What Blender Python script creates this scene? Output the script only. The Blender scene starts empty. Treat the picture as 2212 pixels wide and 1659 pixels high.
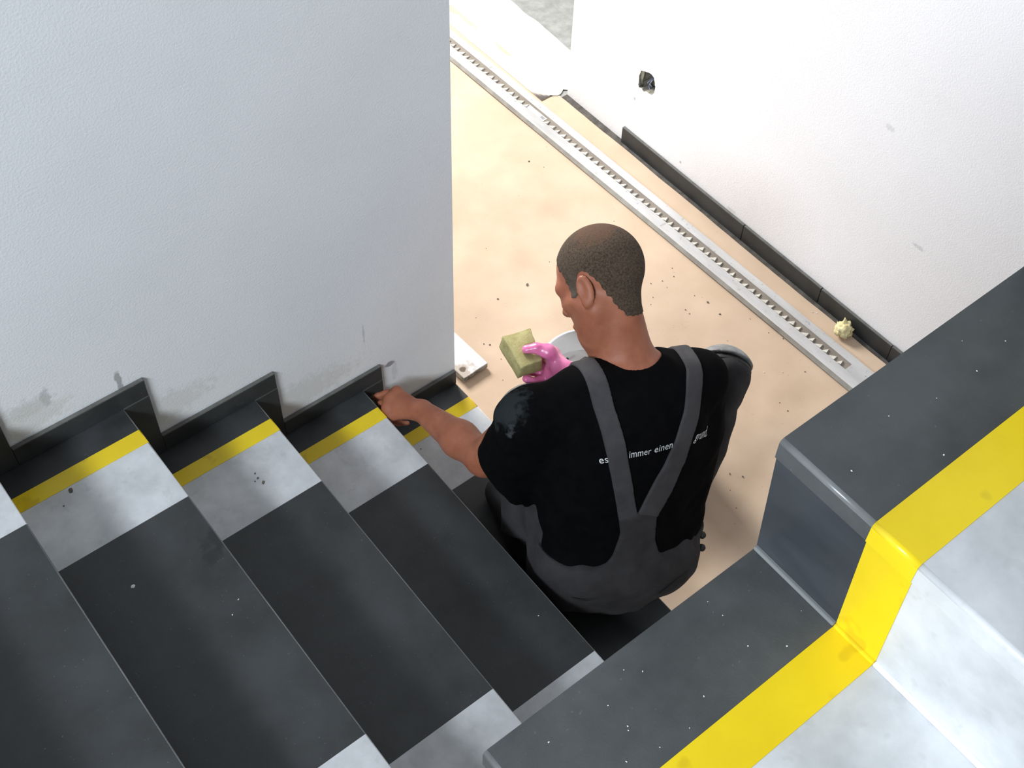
import bpy, bmesh, math, random
import numpy as np
from mathutils import Vector, Matrix, Euler, noise
from mathutils.geometry import delaunay_2d_cdt
from mathutils.bvhtree import BVHTree
SC = bpy.context.scene
COL = SC.collection
R = math.radians
# ---------------------------------------------------------------- camera, sky, lights, exposure
cam_d = bpy.data.cameras.new('camera'); cam = bpy.data.objects.new('camera', cam_d); COL.objects.link(cam)
cam.matrix_world = Matrix(((0.78083, 0.47065, -0.41085, -1.28003), (-0.62398, 0.62012, -0.4755, -1.75385), (0.03099, 0.62764, 0.77788, 3.01609), (0, 0, 0, 1)))
cam_d.sensor_fit = 'HORIZONTAL'; cam_d.sensor_width = 36; cam_d.lens = 2813.341*36/2212
cam_d.shift_x = -20.8107/2212; cam_d.shift_y = -72.0976/2212; cam_d.clip_start = .05
SC.camera = cam
world = bpy.data.worlds.new('daylight'); SC.world = world; world.use_nodes = True
bg = world.node_tree.nodes['Background']; bg.inputs[0].default_value = (.86, .92, 1.0, 1); bg.inputs[1].default_value = .19
def area(name, loc, target, sx, sy, power, color):
    d = bpy.data.lights.new(name, 'AREA'); d.shape = 'RECTANGLE'; d.size = sx; d.size_y = sy; d.energy = power; d.color = color
    o = bpy.data.objects.new(name, d); COL.objects.link(o); o.location = loc
    o.rotation_euler = (Vector(target)-Vector(loc)).to_track_quat('-Z', 'Y').to_euler(); return o
area('stairwell_window_light', (-3.7, -2.3, 3.9), (0, -.8, .4), 1.7, .6, 215, (.84, .92, 1.0))
area('hall_window_light', (.45, 2.4, 1.9), (.75, .3, .2), 1.0, 1.0, 155, (1.0, .98, .95))
SC.view_settings.view_transform = 'Standard'; SC.view_settings.look = 'None'
SC.view_settings.exposure = 0.0; SC.view_settings.gamma = 1.0; SC.view_settings.use_curve_mapping = False
# ---------------------------------------------------------------- helpers
def tag(o, label=None, cat=None, group=None, kind=None):
    for k, v in (('label', label), ('category', cat), ('group', group), ('kind', kind)):
        if v: o[k] = v
    return o
def link(name, me, mat=None, parent=None):
    o = bpy.data.objects.new(name, me); COL.objects.link(o)
    if mat is not None:
        me.materials.clear()
        for m in (mat if isinstance(mat, (list, tuple)) else [mat]): me.materials.append(m)
    if parent: o.parent = parent
    return o
def obj(name, bm, mat=None, parent=None, smooth=False, tri=False):
    me = bpy.data.meshes.new(name)
    bmesh.ops.recalc_face_normals(bm, faces=bm.faces) if not tri else None
    if smooth:
        for f in bm.faces: f.smooth = True
    bm.to_mesh(me); bm.free(); return link(name, me, mat, parent)
def empty(name, loc=(0, 0, 0), rot=(0, 0, 0)):
    o = bpy.data.objects.new(name, None); COL.objects.link(o); o.location = loc; o.rotation_euler = rot; o.empty_display_size = .05; return o
def add_box(bm, lo, hi, bevel=0, seg=2):
    r = bmesh.ops.create_cube(bm, size=1); vs = r['verts']
    for v in vs:
        v.co = Vector([lo[i]+(v.co[i]+.5)*(hi[i]-lo[i]) for i in range(3)])
    if bevel:
        es = list({e for v in vs for e in v.link_edges})
        bmesh.ops.bevel(bm, geom=es, offset=bevel, segments=seg, profile=.5, affect='EDGES')
    return bm
def boxobj(name, lo, hi, mat, parent=None, bevel=0, seg=2):
    return obj(name, add_box(bmesh.new(), lo, hi, bevel, seg), mat, parent)
def tube(bm, pts, rad, n=8, cap=True):
    pts = [Vector(p) for p in pts]; rads = rad if isinstance(rad, (list, tuple)) else [rad]*len(pts); rings = []
    up = Vector((0, 0, 1))
    for i, p in enumerate(pts):
        t = (pts[min(i+1, len(pts)-1)]-pts[max(i-1, 0)]).normalized()
        a = t.cross(up)
        if a.length < 1e-3: a = t.cross(Vector((1, 0, 0)))
        a.normalize(); b = t.cross(a)
        rings.append([bm.verts.new(p+(a*math.cos(6.2832*j/n)+b*math.sin(6.2832*j/n))*rads[i]) for j in range(n)])
    for r0, r1 in zip(rings, rings[1:]):
        for j in range(n): bm.faces.new((r0[j], r0[(j+1) % n], r1[(j+1) % n], r1[j]))
    if cap: bm.faces.new(rings[0][::-1]); bm.faces.new(rings[-1])
    return bm
def lathe(bm, prof, n=48):
    rings = [[bm.verts.new((r*math.cos(6.2832*j/n), r*math.sin(6.2832*j/n), z)) for j in range(n)] for r, z in prof]
    for r0, r1 in zip(rings, rings[1:]):
        for j in range(n): bm.faces.new((r0[j], r0[(j+1) % n], r1[(j+1) % n], r1[j]))
    return rings
# ---------------------------------------------------------------- materials
def mat(name, c1, c2=None, scale=8, rough=.6, bump=0, bscale=200, spec=.5, detail=6, lo=.35, hi=.65, bdist=.002, rough2=None, spots=(), speck=None, metal=0, stretch=None, sss=0, sheen=0, coat=0):
    """noise-mottled principled material; spots = [(centre, radius, colour, strength)] stains with a shape of their own"""
    m = bpy.data.materials.new(name); m.use_nodes = True; nt = m.node_tree; N = nt.nodes; L = nt.links
    b = N['Principled BSDF']; b.inputs['Roughness'].default_value = rough; b.inputs['Specular IOR Level'].default_value = spec; b.inputs['Metallic'].default_value = metal
    if sss: b.inputs['Subsurface Weight'].default_value = sss; b.inputs['Subsurface Scale'].default_value = .008; b.inputs['Subsurface Radius'].default_value = (1, .35, .2)
    if sheen: b.inputs['Sheen Weight'].default_value = sheen
    if coat: b.inputs['Coat Weight'].default_value = coat; b.inputs['Coat Roughness'].default_value = .15
    geo = N.new('ShaderNodeNewGeometry'); co = geo.outputs['Position']
    if stretch:
        mp = N.new('ShaderNodeMapping'); mp.inputs['Scale'].default_value = stretch; L.new(co, mp.inputs[0]); cs = mp.outputs[0]
    else: cs = co
    col = None
    if c2:
        n1 = N.new('ShaderNodeTexNoise'); n1.inputs['Scale'].default_value = scale; n1.inputs['Detail'].default_value = detail; n1.inputs['Roughness'].default_value = .62
        L.new(cs, n1.inputs['Vector'])
        rp = N.new('ShaderNodeValToRGB'); rp.color_ramp.elements[0].position = lo; rp.color_ramp.elements[1].position = hi
        rp.color_ramp.elements[0].color = (*c1, 1); rp.color_ramp.elements[1].color = (*c2, 1)
        L.new(n1.outputs['Fac'], rp.inputs[0]); col = rp.outputs[0]
        if rough2 is not None:
            mr = N.new('ShaderNodeMapRange'); mr.inputs[1].default_value = lo; mr.inputs[2].default_value = hi; mr.inputs[3].default_value = rough; mr.inputs[4].default_value = rough2
            L.new(n1.outputs['Fac'], mr.inputs[0]); L.new(mr.outputs[0], b.inputs['Roughness'])
    else:
        rgb = N.new('ShaderNodeRGB'); rgb.outputs[0].default_value = (*c1, 1); col = rgb.outputs[0]
    def mix(fac, a, c):
        x = N.new('ShaderNodeMix'); x.data_type = 'RGBA'; L.new(fac, x.inputs[0]); L.new(a, x.inputs[6])
        if hasattr(c, 'is_output'): L.new(c, x.inputs[7])
        else: x.inputs[7].default_value = (*c, 1)
        return x.outputs[2]
    if speck:                                   # fine specks: (scale, threshold, colour, strength)
        for sc_, th, c_, st in speck:
            n2 = N.new('ShaderNodeTexNoise'); n2.inputs['Scale'].default_value = sc_; n2.inputs['Detail'].default_value = 2; L.new(co, n2.inputs['Vector'])
            mr = N.new('ShaderNodeMapRange'); mr.inputs[1].default_value = th; mr.inputs[2].default_value = th+.05; mr.inputs[4].default_value = st; L.new(n2.outputs['Fac'], mr.inputs[0])
            col = mix(mr.outputs[0], col, c_)
    if spots:
        nz = N.new('ShaderNodeTexNoise'); nz.inputs['Scale'].default_value = 60; nz.inputs['Detail'].default_value = 4; L.new(co, nz.inputs['Vector'])
        for c, rad, cc, st in spots:
            sub = N.new('ShaderNodeVectorMath'); sub.operation = 'SUBTRACT'; L.new(co, sub.inputs[0]); sub.inputs[1].default_value = c
            dv = N.new('ShaderNodeVectorMath'); dv.operation = 'DIVIDE'; L.new(sub.outputs[0], dv.inputs[0]); dv.inputs[1].default_value = rad if isinstance(rad, (tuple, list)) else (rad,)*3
            ln = N.new('ShaderNodeVectorMath'); ln.operation = 'LENGTH'; L.new(dv.outputs[0], ln.inputs[0])
            ad = N.new('ShaderNodeMath'); ad.operation = 'MULTIPLY_ADD'; L.new(nz.outputs['Fac'], ad.inputs[0]); ad.inputs[1].default_value = 1.6; L.new(ln.outputs['Value'], ad.inputs[2])
            mr = N.new('ShaderNodeMapRange'); mr.inputs[1].default_value = 1.85; mr.inputs[2].default_value = 1.4; mr.inputs[3].default_value = 0; mr.inputs[4].default_value = st; L.new(ad.outputs[0], mr.inputs[0])
            col = mix(mr.outputs[0], col, cc)
    L.new(col, b.inputs['Base Color'])
    if bump:
        nb = N.new('ShaderNodeTexNoise'); nb.inputs['Scale'].default_value = bscale; nb.inputs['Detail'].default_value = 3; L.new(cs if stretch else co, nb.inputs['Vector'])
        bp = N.new('ShaderNodeBump'); bp.inputs['Strength'].default_value = bump; bp.inputs['Distance'].default_value = bdist; L.new(nb.outputs['Fac'], bp.inputs['Height']); L.new(bp.outputs[0], b.inputs['Normal'])
    return m
GRIME = (.10, .10, .10)
M = {}
M['plaster_left'] = mat('roughcast_plaster', (.76, .77, .78), (.80, .81, .82), 3, .9, .32, 200, .2, bdist=.003, spots=[
    ((-.855, 0, .866), (.008, .05, .035), GRIME, .55), ((-1.045, 0, .92), (.06, .05, .03), (.45, .44, .42), .35), ((-1.0, 0, .925), (.012, .05, .03), GRIME, .3),
    ((-.27, 0, .592), (.004, .05, .04), (.4, .4, .43), .45), ((-.202, 0, .422), (.016, .05, .011), (.12, .11, .13), .7), ((-.19, 0, .385), (.010, .05, .04), (.5, .49, .5), .35),
    ((-.50, 0, .50), (.22, .05, .06), (.58, .57, .54), .5), ((-.80, 0, .71), (.16, .05, .05), (.62, .60, .57), .5), ((-1.07, 0, .89), (.12, .05, .05), (.60, .58, .54), .5)])
M['plaster_right'] = mat('painted_plaster', (.835, .83, .85), (.865, .86, .88), 3, .9, .22, 220, .2, bdist=.003, spots=[
    ((1.17, -.561, .45), (.05, .022, .008), (.5, .5, .52), .5), ((1.17, .333, .102), (.05, .005, .006), (.3, .3, .3), .7), ((1.17, .574, .205), (.05, .004, .007), (.35, .33, .3), .7),
    ((1.17, -.36, .74), (.05, .02, .01), (.6, .6, .6), .5), ((1.17, .09, .075), (.05, .03, .006), (.55, .52, .48), .5)])
M['hole'] = mat('crumbling_brickwork', (.20, .19, .16), (.36, .34, .29), 60, .95, .8, 220, .2)
SL = [(95, .70, (.30, .31, .31), .12)]
M['slate'] = mat('dark_slate', (.021, .0225, .0225), (.038, .041, .042), 7, .42, .10, 500, .5, rough2=.5, speck=[(240, .72, (.25, .26, .26), .35)], spots=[
    ((-.86, -.40, .79), (.05, .03, .02), (.012, .013, .014), .8), ((-.90, -.43, .79), (.025, .02, .02), (.012, .013, .014), .8)])
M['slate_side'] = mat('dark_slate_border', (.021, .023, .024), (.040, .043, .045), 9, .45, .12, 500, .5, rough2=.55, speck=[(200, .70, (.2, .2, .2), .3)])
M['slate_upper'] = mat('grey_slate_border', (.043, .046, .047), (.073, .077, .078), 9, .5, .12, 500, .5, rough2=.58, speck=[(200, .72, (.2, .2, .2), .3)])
M['slate_riser'] = mat('dark_slate_riser', (.024, .028, .033), (.042, .048, .056), 5, .42, .08, 400, .5, stretch=(1, 1, 2.2))
M['sawn'] = mat('sawn_stone_edge', (.10, .10, .092), (.15, .148, .135), 30, .85, .3, 300, .3)
M['marble'] = mat('white_marble', (.40, .41, .415), (.64, .65, .66), 11, .35, .03, 300, .5, lo=.28, hi=.70, detail=9, rough2=.42, speck=[(45, .64, (.36, .36, .36), .22)])
M['yellow'] = mat('yellow_stripe_paint', (.70, .50, .008), (.78, .58, .012), 6, .32, .04, 300, .5, speck=[(22, .64, (.50, .34, .01), .45)])
M['edge_glint'] = mat('polished_edge_glint', (.13, .135, .135), (.18, .185, .185), 20, .28)  # paler than the slate, so the nosing highlight is painted in
M['white_bead'] = mat('white_joint_filler', (.74, .76, .78), None, rough=.5)
M['adhesive'] = mat('grey_adhesive', (.17, .18, .178), None, rough=.75)
M['concrete'] = mat('rough_concrete', (.24, .245, .235), (.34, .345, .33), 25, .9, .4, 120, .3, speck=[(60, .66, (.25, .25, .24), .5)])
M['core'] = mat('stair_concrete', (.32, .32, .31), (.42, .42, .41), 15, .9, .3, 120)
M['paper'] = mat('brown_builders_paper', (.52, .39, .28), (.58, .445, .33), 5, .8, .06, 350, .25, speck=[(150, .72, (.25, .19, .13), .5), (40, .73, (.36, .27, .19), .5)])
M['paper_pale_lit'] = mat('pale_lit_floor_paper', (.66, .61, .55), (.74, .69, .63), 6, .8, .06, 350, .25, speck=[(30, .70, (.5, .45, .38), .4)])  # paler sheet, with strong window light also put into its colour
M['dark_channel'] = mat('dark_floor_gap', (.06, .055, .05), (.12, .11, .10), 30, .95, .4, 200, .2)  # dark brown tone for the strip along the right wall
M['alu'] = mat('dull_aluminium', (.50, .50, .50), (.66, .66, .66), 14, .5, .05, 400, .5, metal=.55, stretch=(1, .2, 1), speck=[(70, .66, (.32, .31, .30), .5)])
M['alu_side'] = mat('greyed_aluminium_edge', (.26, .25, .23), (.36, .35, .32), 20, .6, .05, 400, .5, metal=.3)
M['slot'] = mat('taupe_rubber', (.17, .145, .12), (.23, .20, .165), 15, .7)
M['tooth'] = mat('pale_rubber_tooth', (.45, .43, .38), (.58, .56, .50), 40, .6)
M['label_white'] = mat('white_label', (.82, .82, .86), None, rough=.5)
M['ink'] = mat('black_ink', (.05, .05, .05), None, rough=.6)
M['slab'] = mat('whitened_stone', (.62, .62, .63), (.80, .80, .81), 28, .7, .25, 180, .3, spots=[((.105, .118, .028), (.055, .035, .03), (.42, .36, .30), .9), ((.118, .122, .028), (.012, .010, .02), (.09, .06, .04), .9)])
M['slab_edge'] = mat('chipped_stone_edge', (.10, .10, .08), (.38, .37, .34), 55, .8, .5, 200, .3)
M['bucket'] = mat('white_plastic', (.74, .74, .73), (.80, .80, .79), 12, .4, .05, 150)
M['sludge'] = mat('milky_grout_wash', (.62, .59, .56), (.74, .72, .69), 14, .35, .3, 40, .5)
M['steel'] = mat('galvanised_wire', (.42, .42, .42), None, rough=.35, metal=.9)
M['sponge'] = mat('olive_sponge', (.30, .27, .115), (.43, .39, .19), 30, .95, .7, 420, .15, speck=[(330, .66, (.15, .13, .06), .7)])
M['foam'] = mat('cream_foam', (.62, .53, .27), (.78, .70, .42), 60, .8, .6, 180, .3, sss=.05)
M['crumb_dark'] = mat('grey_brown_grit', (.09, .08, .065), (.17, .15, .12), 200, .9)
M['crumb_pale'] = mat('pale_grit', (.72, .70, .65), None, rough=.8)
M['cable'] = mat('grey_cable', (.36, .39, .54), (.46, .49, .64), 40, .5)
M['conduit'] = mat('green_grey_conduit', (.42, .44, .34), None, rough=.7)
M['skin'] = mat('tanned_skin', (.29, .092, .048), (.39, .145, .080), 22, .52, .25, 420, .4, lo=.3, hi=.7, sss=.08, bdist=.001)
M['hair'] = mat('cropped_hair', (.040, .027, .018), (.125, .088, .060), 260, .85, .8, 900, .2, lo=.3, hi=.72, detail=2, bdist=.002, spots=[((.115, -.365, 1.015), .06, (.15, .075, .045), .55), ((.005, -.445, .935), .06, (.13, .105, .085), .55), ((.02, -.51, .90), .05, (.14, .11, .09), .5)])
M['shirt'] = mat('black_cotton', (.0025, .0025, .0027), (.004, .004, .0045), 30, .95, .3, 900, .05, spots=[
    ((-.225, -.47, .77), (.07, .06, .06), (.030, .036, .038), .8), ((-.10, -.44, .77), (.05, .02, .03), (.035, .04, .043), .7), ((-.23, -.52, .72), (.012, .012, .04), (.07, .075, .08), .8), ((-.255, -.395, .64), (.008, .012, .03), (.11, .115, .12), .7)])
M['overalls'] = mat('charcoal_canvas', (.030, .028, .0295), (.046, .043, .045), 16, .9, .45, 800, .15, sheen=.03, spots=[])
M['strap'] = mat('grey_webbing', (.050, .047, .050), (.066, .063, .066), 20, .85, .5, 900, .15, sheen=.03)
M['seam'] = mat('grey_stitching', (.15, .15, .16), None, rough=.9)
M['pocket'] = mat('dark_pocket_shadow', (.015, .015, .016), None, rough=.95)
M['glove'] = mat('pink_latex', (.68, .15, .34), (.76, .21, .42), 40, .28, .08, 300, .5, sss=.06)
M['pad'] = mat('grey_knee_pad', (.15, .155, .155), (.24, .245, .24), 50, .5, .3, 300)
M['rubber'] = mat('black_rubber', (.010, .010, .010), (.018, .018, .018), 40, .6, .2, 300)
M['sock'] = mat('white_sock', (.62, .62, .60), None, rough=.95)
M['print'] = mat('white_print', (.72, .72, .72), None, rough=.7)
M['blue'] = mat('blue_handle', (.030, .075, .22), None, rough=.4)
M['nail'] = mat('fingernail', (.62, .36, .30), None, rough=.35)
# ---------------------------------------------------------------- the setting: floor and walls
XR, YC, SK = 1.1695, .9024, .0667
fl = boxobj('floor', (-4, -3.2, -.12), (2.4, 4.2, 0), M['concrete']); tag(fl, kind='structure')
def wall_with_hole():
    hole = [(.5607, .3293), (.5494, .3342), (.5381, .339), (.5151, .3456), (.5002, .3393), (.4936, .3233), (.4895, .3107), (.4913, .2854), (.4973, .2727), (.5126, .2676), (.5285, .2656), (.5377, .2594), (.5468, .2655), (.5626, .2619), (.5657, .2685), (.5653, .293), (.5645, .3141)]
    hh = []
    rng = random.Random(5)
    for i, p in enumerate(hole):
        q = hole[(i+1) % len(hole)]
        hh.append(p); hh.append(((p[0]+q[0])/2+rng.uniform(-.0018, .0018), (p[1]+q[1])/2+rng.uniform(-.0018, .0018)))
    y0, y1, z0, z1 = -3.2, YC, 0, 5.2
    outer = [(y0, z0), (y1, z0), (y1, z1), (y0, z1)]
    pts = [Vector(p) for p in outer+hh]; n = len(outer); m = len(hh)
    edges = [(i, (i+1) % n) for i in range(n)]+[(n+i, n+(i+1) % m) for i in range(m)]
    vs, es, fs, *_ = delaunay_2d_cdt(pts, edges, [], 0, 1e-6)
    hp = [np.array(p) for p in hh]
    bm = bmesh.new(); bv = [bm.verts.new((XR, v.x, v.y)) for v in vs]
    for f in fs:
        c = np.array([[sum(vs[i].x for i in f)/3, sum(vs[i].y for i in f)/3]])
        if poly_sdf(c, hp)[0] > 0: bm.faces.new([bv[i] for i in f])
    bt = .24
    for (a, b) in zip(outer, outer[1:]+outer[:1]):       # thickness
        v = [bm.verts.new((XR, *a)), bm.verts.new((XR, *b)), bm.verts.new((XR+bt, *b)), bm.verts.new((XR+bt, *a))]; bm.faces.new(v)
    v = [bm.verts.new((XR+bt, *p)) for p in outer]; bm.faces.new(v)
    bmesh.ops.remove_doubles(bm, verts=bm.verts, dist=1e-6)
    w = obj('wall_right', bm, M['plaster_right']); tag(w, kind='structure')
    bm = bmesh.new(); r0 = [bm.verts.new((XR, *p)) for p in hh]
    cy = sum(p[0] for p in hh)/m; cz = sum(p[1] for p in hh)/m
    r1 = [bm.verts.new((XR+.03, cy+(p[0]-cy)*1.02, cz+(p[1]-cz)*1.02)) for p in hh]; r2 = [bm.verts.new((XR+.065, cy+(p[0]-cy)*.96, cz+(p[1]-cz)*.96)) for p in hh]
    for a, b in ((r0, r1), (r1, r2)):
        for i in range(m): bm.faces.new((a[i], a[(i+1) % m], b[(i+1) % m], b[i]))
    bm.faces.new(r2)
    h = obj('socket_hole', bm, M['hole'], w, smooth=False); h['label'] = 'ragged unfinished socket hole knocked into the white wall'
    bm = bmesh.new()
    for a, b in (((.524, .262), (.530, .306)), ((.534, .262), (.526, .304)), ((.545, .268), (.532, .302))):
        tube(bm, [(XR+.045, a[0]+.012, a[1]-.012), (XR+.018, (a[0]+b[0])/2+.003, (a[1]+b[1])/2), (XR+.020, b[0], b[1]), (XR+.05, b[0]+.012, b[1]-.006)], .0024, 6)
    tube(bm, [(XR+.05, .522, .256), (XR+.018, .528, .262), (XR+.03, .546, .262), (XR+.05, .556, .262)], .0032, 6)
    obj('cable', bm, M['cable'], h, smooth=True)
    bm = bmesh.new(); tube(bm, [(XR+.012, .562, .262), (XR+.012, .564, .295), (XR+.012, .561, .330)], .0065, 8); obj('conduit', bm, M['conduit'], h, smooth=True)
    return w
H = .1964; D = .29
NX = {4: -.0038, 3: -.2927, 2: -.5776, 1: -.8667, 0: -1.1592, -1: -1.45, -2: -1.74}
NZ = {4: .1952, 3: .3941, 2: .5855, 1: .7895, 0: .9821, -1: 1.195, -2: 1.4133}
YW = {0: .2858, 1: .2817, 2: .2894, 3: .2878, 4: .2798}
YG = {0: 0, 1: .0042, 2: .0034, 3: .0023, 4: -.0060}
OV = .018; TH = .024
def build_setting():
    wall_with_hole()
    w = boxobj('wall_left', (-4, 0, 0), (.0, .24, 5.2), M['plaster_left']); tag(w, kind='structure')
    # skirting along the left wall, stepping down with the stairs
    b = empty('baseboard_left', (0, 0, 0)); tag(b, kind='structure')
    sm = [M['slate_side'], M['sawn']]
    def tile(lo, hi, name='skirting_tile', par=b, bev=.0012):
        bm = add_box(bmesh.new(), lo, hi, bev, 1)
        o = obj(name, bm, sm, par)
        for p in o.data.polygons:
            if p.normal.z > .9: p.material_index = 1
        return o
    E_, S_ = .058, .0532
    for k in range(-1, 5):
        e = E_ if k < 4 else .0
        x0 = NX[k-1]+(E_ if k-1 >= -2 else 0)+.001
        tile((x0, -.012, NZ[k]+.001), (NX[k]+e, -.0005, NZ[k]+S_))
        if k < 4: tile((NX[k]-.003, -.0125, NZ[k+1]+.001), (NX[k]+e+.0005, -.0005, NZ[k]-.0005))
    # skirting along the right wall
    b2 = empty('baseboard_right', (XR, 0, 0)); tag(b2, kind='structure')
    cuts = [.604, .02, -.316, -.60, -1.2, -1.8, -2.4, -3.0]
    rng = random.Random(3)
    for a, c in zip(cuts, cuts[1:]):
        t = tile((-.0105+rng.uniform(-.0012, 0), c+.0008, .001), (-.0003, a-.0008, SK+rng.uniform(-.0012, .0006)), par=b2)
    ch = boxobj('trim_1', (1.128, -3.0, .0), (XR, .903, .0012), M['dark_channel']); tag(ch, kind='structure')
# ---------------------------------------------------------------- the two stone flights
def nose_tile(name, lo, hi, side, bev, m, edge, parent):
    """tread slab whose upper front edge (side -1: at lo x, +1: at hi x) is rounded, polished and, on slate, painted paler as a highlight"""
    bm = add_box(bmesh.new(), lo, hi); xf = hi[0] if side > 0 else lo[0]
    es = [e for e in bm.edges if all(abs(v.co.x-xf) < 1e-6 and abs(v.co.z-hi[2]) < 1e-6 for v in e.verts)]
    r = bmesh.ops.bevel(bm, geom=es, offset=bev, segments=3, profile=.5, affect='EDGES')
    for f in r['faces']: f.smooth = True
    idx = {f.index for f in r['faces']}; bm.faces.index_update()
    o = obj(name, bm, [m, edge], parent)
    for p in o.data.polygons:
        if abs(p.normal.x) > .15 and p.normal.z > .15: p.material_index = 1
    return o
def riser(name, x_top, x_bot, z0, z1, lo, hi, t, m, parent):
    """riser panel leaning back towards its foot"""
    bm = bmesh.new(); v = [bm.verts.new(p) for p in ((x_bot, lo, z0), (x_bot, hi, z0), (x_top, hi, z1), (x_top, lo, z1), (x_bot+t, lo, z0), (x_bot+t, hi, z0), (x_top+t, hi, z1), (x_top+t, lo, z1))]
    for f in ((0, 1, 2, 3), (7, 6, 5, 4), (0, 4, 5, 1), (1, 5, 6, 2), (2, 6, 7, 3), (3, 7, 4, 0)): bm.faces.new([v[i] for i in f])
    return obj(name, bm, m, parent)
def flight_profile(noses, x_end, depth, soffit=True):
    """core profile (x, z) under the tiles for a list of (nose x, tread z), ordered bottom to top; sign gives the rising direction"""
    return None
def stripes(w, y1, y2, y3, y4, edge=.0):
    # bands across the stair, measured from the wall side
    return [('border_tile', edge, y1, 'slate_side'), ('yellow_stripe', y1, y2, 'yellow'), ('white_tile', y2, y3, 'marble'),
            ('centre_tile', y3, y4, 'slate'), ('white_tile', y4, w-y2, 'marble'), ('yellow_stripe', w-y2, w-y1, 'yellow'), ('border_tile', w-y1, w-edge, 'slate_side')]
def lower_flight():
    root = empty('stair_flight', (0, 0, 0))
    tag(root, 'lower stair flight along the left wall, dark treads with white and yellow side bands', 'staircase')
    Wd = 1.19
    for k in range(-2, 5):
        nx, nz = NX[k], NZ[k]
        xb = NX[k-1]-OV if k > -2 else nx-1.2          # back edge, under the riser above
        zb = NZ[k+1] if k < 4 else 0.0
        g = YG.get(k, 0); y3 = YW.get(k, .285)
        for name, a, c, m in stripes(Wd, .0734+g, .1132+g, y3, .9061):
            gap = .0002
            y = -(c-gap) if name != 'yellow_stripe' else -c
            yy = -(a+gap) if name != 'yellow_stripe' else -a
            top = nz+(.0006 if name == 'yellow_stripe' else 0)
            nose_tile(name, (xb-.012, y, nz-TH), (nx+(.0006 if name == 'yellow_stripe' else 0), yy, top), 1, .0026, M[m], M['edge_glint'] if m.startswith('slate') else M[m], root)
            rm = {'slate': 'slate_riser', 'slate_side': 'slate_riser'}.get(m, m)
            rn = {'centre_tile': 'riser_tile', 'border_tile': 'riser_tile', 'white_tile': 'white_riser_tile', 'yellow_stripe': 'yellow_stripe'}[name]
            ys = .0006 if name == 'yellow_stripe' else 0
            riser(rn, nx-.004+ys, nx-OV+ys, zb, nz-TH, y, yy, -.012, M[rm], root)
    bm = bmesh.new()                                     # concrete core under the tiles
    prof = [(NX[4]-OV-.014, 0)]
    for k in range(4, -3, -1):
        prof.append((NX[k]-OV-.014, NZ[k]-TH)); prof.append(((NX[k-1]-OV-.014) if k > -2 else -2.93, NZ[k]-TH))
    prof += [(-2.93, NZ[-2]-.22), (-1.95, NZ[-2]-.22), (-.35, 0)]
    f0 = bm.faces.new([bm.verts.new((x, -.001, z)) for x, z in prof]); ext = bmesh.ops.extrude_face_region(bm, geom=[f0])
    for v in ext['geom']:
        if isinstance(v, bmesh.types.BMVert): v.co.y = -Wd+.001
    obj('stair_core', bm, M['core'], root)
    return root
XU, ZU, DU, HU2, YU = -1.0205, 1.9737, .3006, .1868, 1.4294
def upper_flight():
    root = empty('stair_flight', (XU, -YU, ZU))
    tag(root, 'upper stair flight at the lower right with a broad yellow stripe', 'staircase')
    Wd = 1.30; u1, u2 = .0996, .1458
    n0, n1 = -3, 3
    for k in range(n0, n1+1):
        x0 = k*DU; z = k*HU2; x1 = (k+1)*DU+OV if k < n1 else (k+1)*DU+.6
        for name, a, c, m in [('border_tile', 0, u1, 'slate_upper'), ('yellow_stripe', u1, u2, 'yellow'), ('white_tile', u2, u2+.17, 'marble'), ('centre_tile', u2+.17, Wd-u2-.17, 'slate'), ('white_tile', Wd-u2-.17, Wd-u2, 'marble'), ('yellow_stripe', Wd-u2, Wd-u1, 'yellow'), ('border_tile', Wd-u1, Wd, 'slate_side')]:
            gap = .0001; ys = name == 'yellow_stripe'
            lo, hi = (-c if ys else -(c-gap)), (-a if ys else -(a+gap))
            nose_tile(name, (x0-(.0006 if ys else 0), lo, z-TH), (x1+.012, hi, z+(.0006 if ys else 0)), -1, .0045, M[m], M['edge_glint'] if m.startswith('slate') else M[m], root)
            rm = {'slate': 'slate_riser', 'slate_side': 'slate_riser', 'slate_upper': 'slate_riser'}.get(m, m)
            rn = {'centre_tile': 'riser_tile', 'border_tile': 'riser_tile', 'white_tile': 'white_riser_tile', 'yellow_stripe': 'yellow_stripe'}[name]
            yo = .0006 if ys else 0
            riser(rn, x0+.0025-yo, x0+OV-yo, z-HU2, z-TH, lo, hi, .012, M[rm], root)
            bd = {'slate': 'adhesive', 'slate_side': 'adhesive', 'slate_upper': 'adhesive', 'marble': 'white_bead', 'yellow': 'yellow'}[m]   # joint bead along the foot of the riser
            o = boxobj('joint_bead', (x0+OV-.005, lo, z-HU2), (x0+OV+.001, hi, z-HU2+.005), M[bd], root, .0018, 2)
    bm = bmesh.new(); prof = []
    for k in range(n0, n1+1):
        prof += [(k*DU+OV+.014, (k-1)*HU2 if k == n0 else (k-1)*HU2-TH), (k*DU+OV+.014, k*HU2-TH)]
    xe = (n1+1)*DU+.6; prof += [(xe, n1*HU2-TH), (xe, n1*HU2-.24), ((n1+1)*DU, n1*HU2-.24), (n0*DU+.25, (n0-1)*HU2-.24), (n0*DU-.4, (n0-1)*HU2-.24), (n0*DU-.4, (n0-1)*HU2-TH), (n0*DU+OV+.014, (n0-1)*HU2-TH)]
    f0 = bm.faces.new([bm.verts.new((x, -.0015, z)) for x, z in prof]); ext = bmesh.ops.extrude_face_region(bm, geom=[f0])
    for v in ext['geom']:
        if isinstance(v, bmesh.types.BMVert): v.co.y = -Wd+.0015
    obj('stair_core', bm, M['core'], root)
    return root
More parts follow.
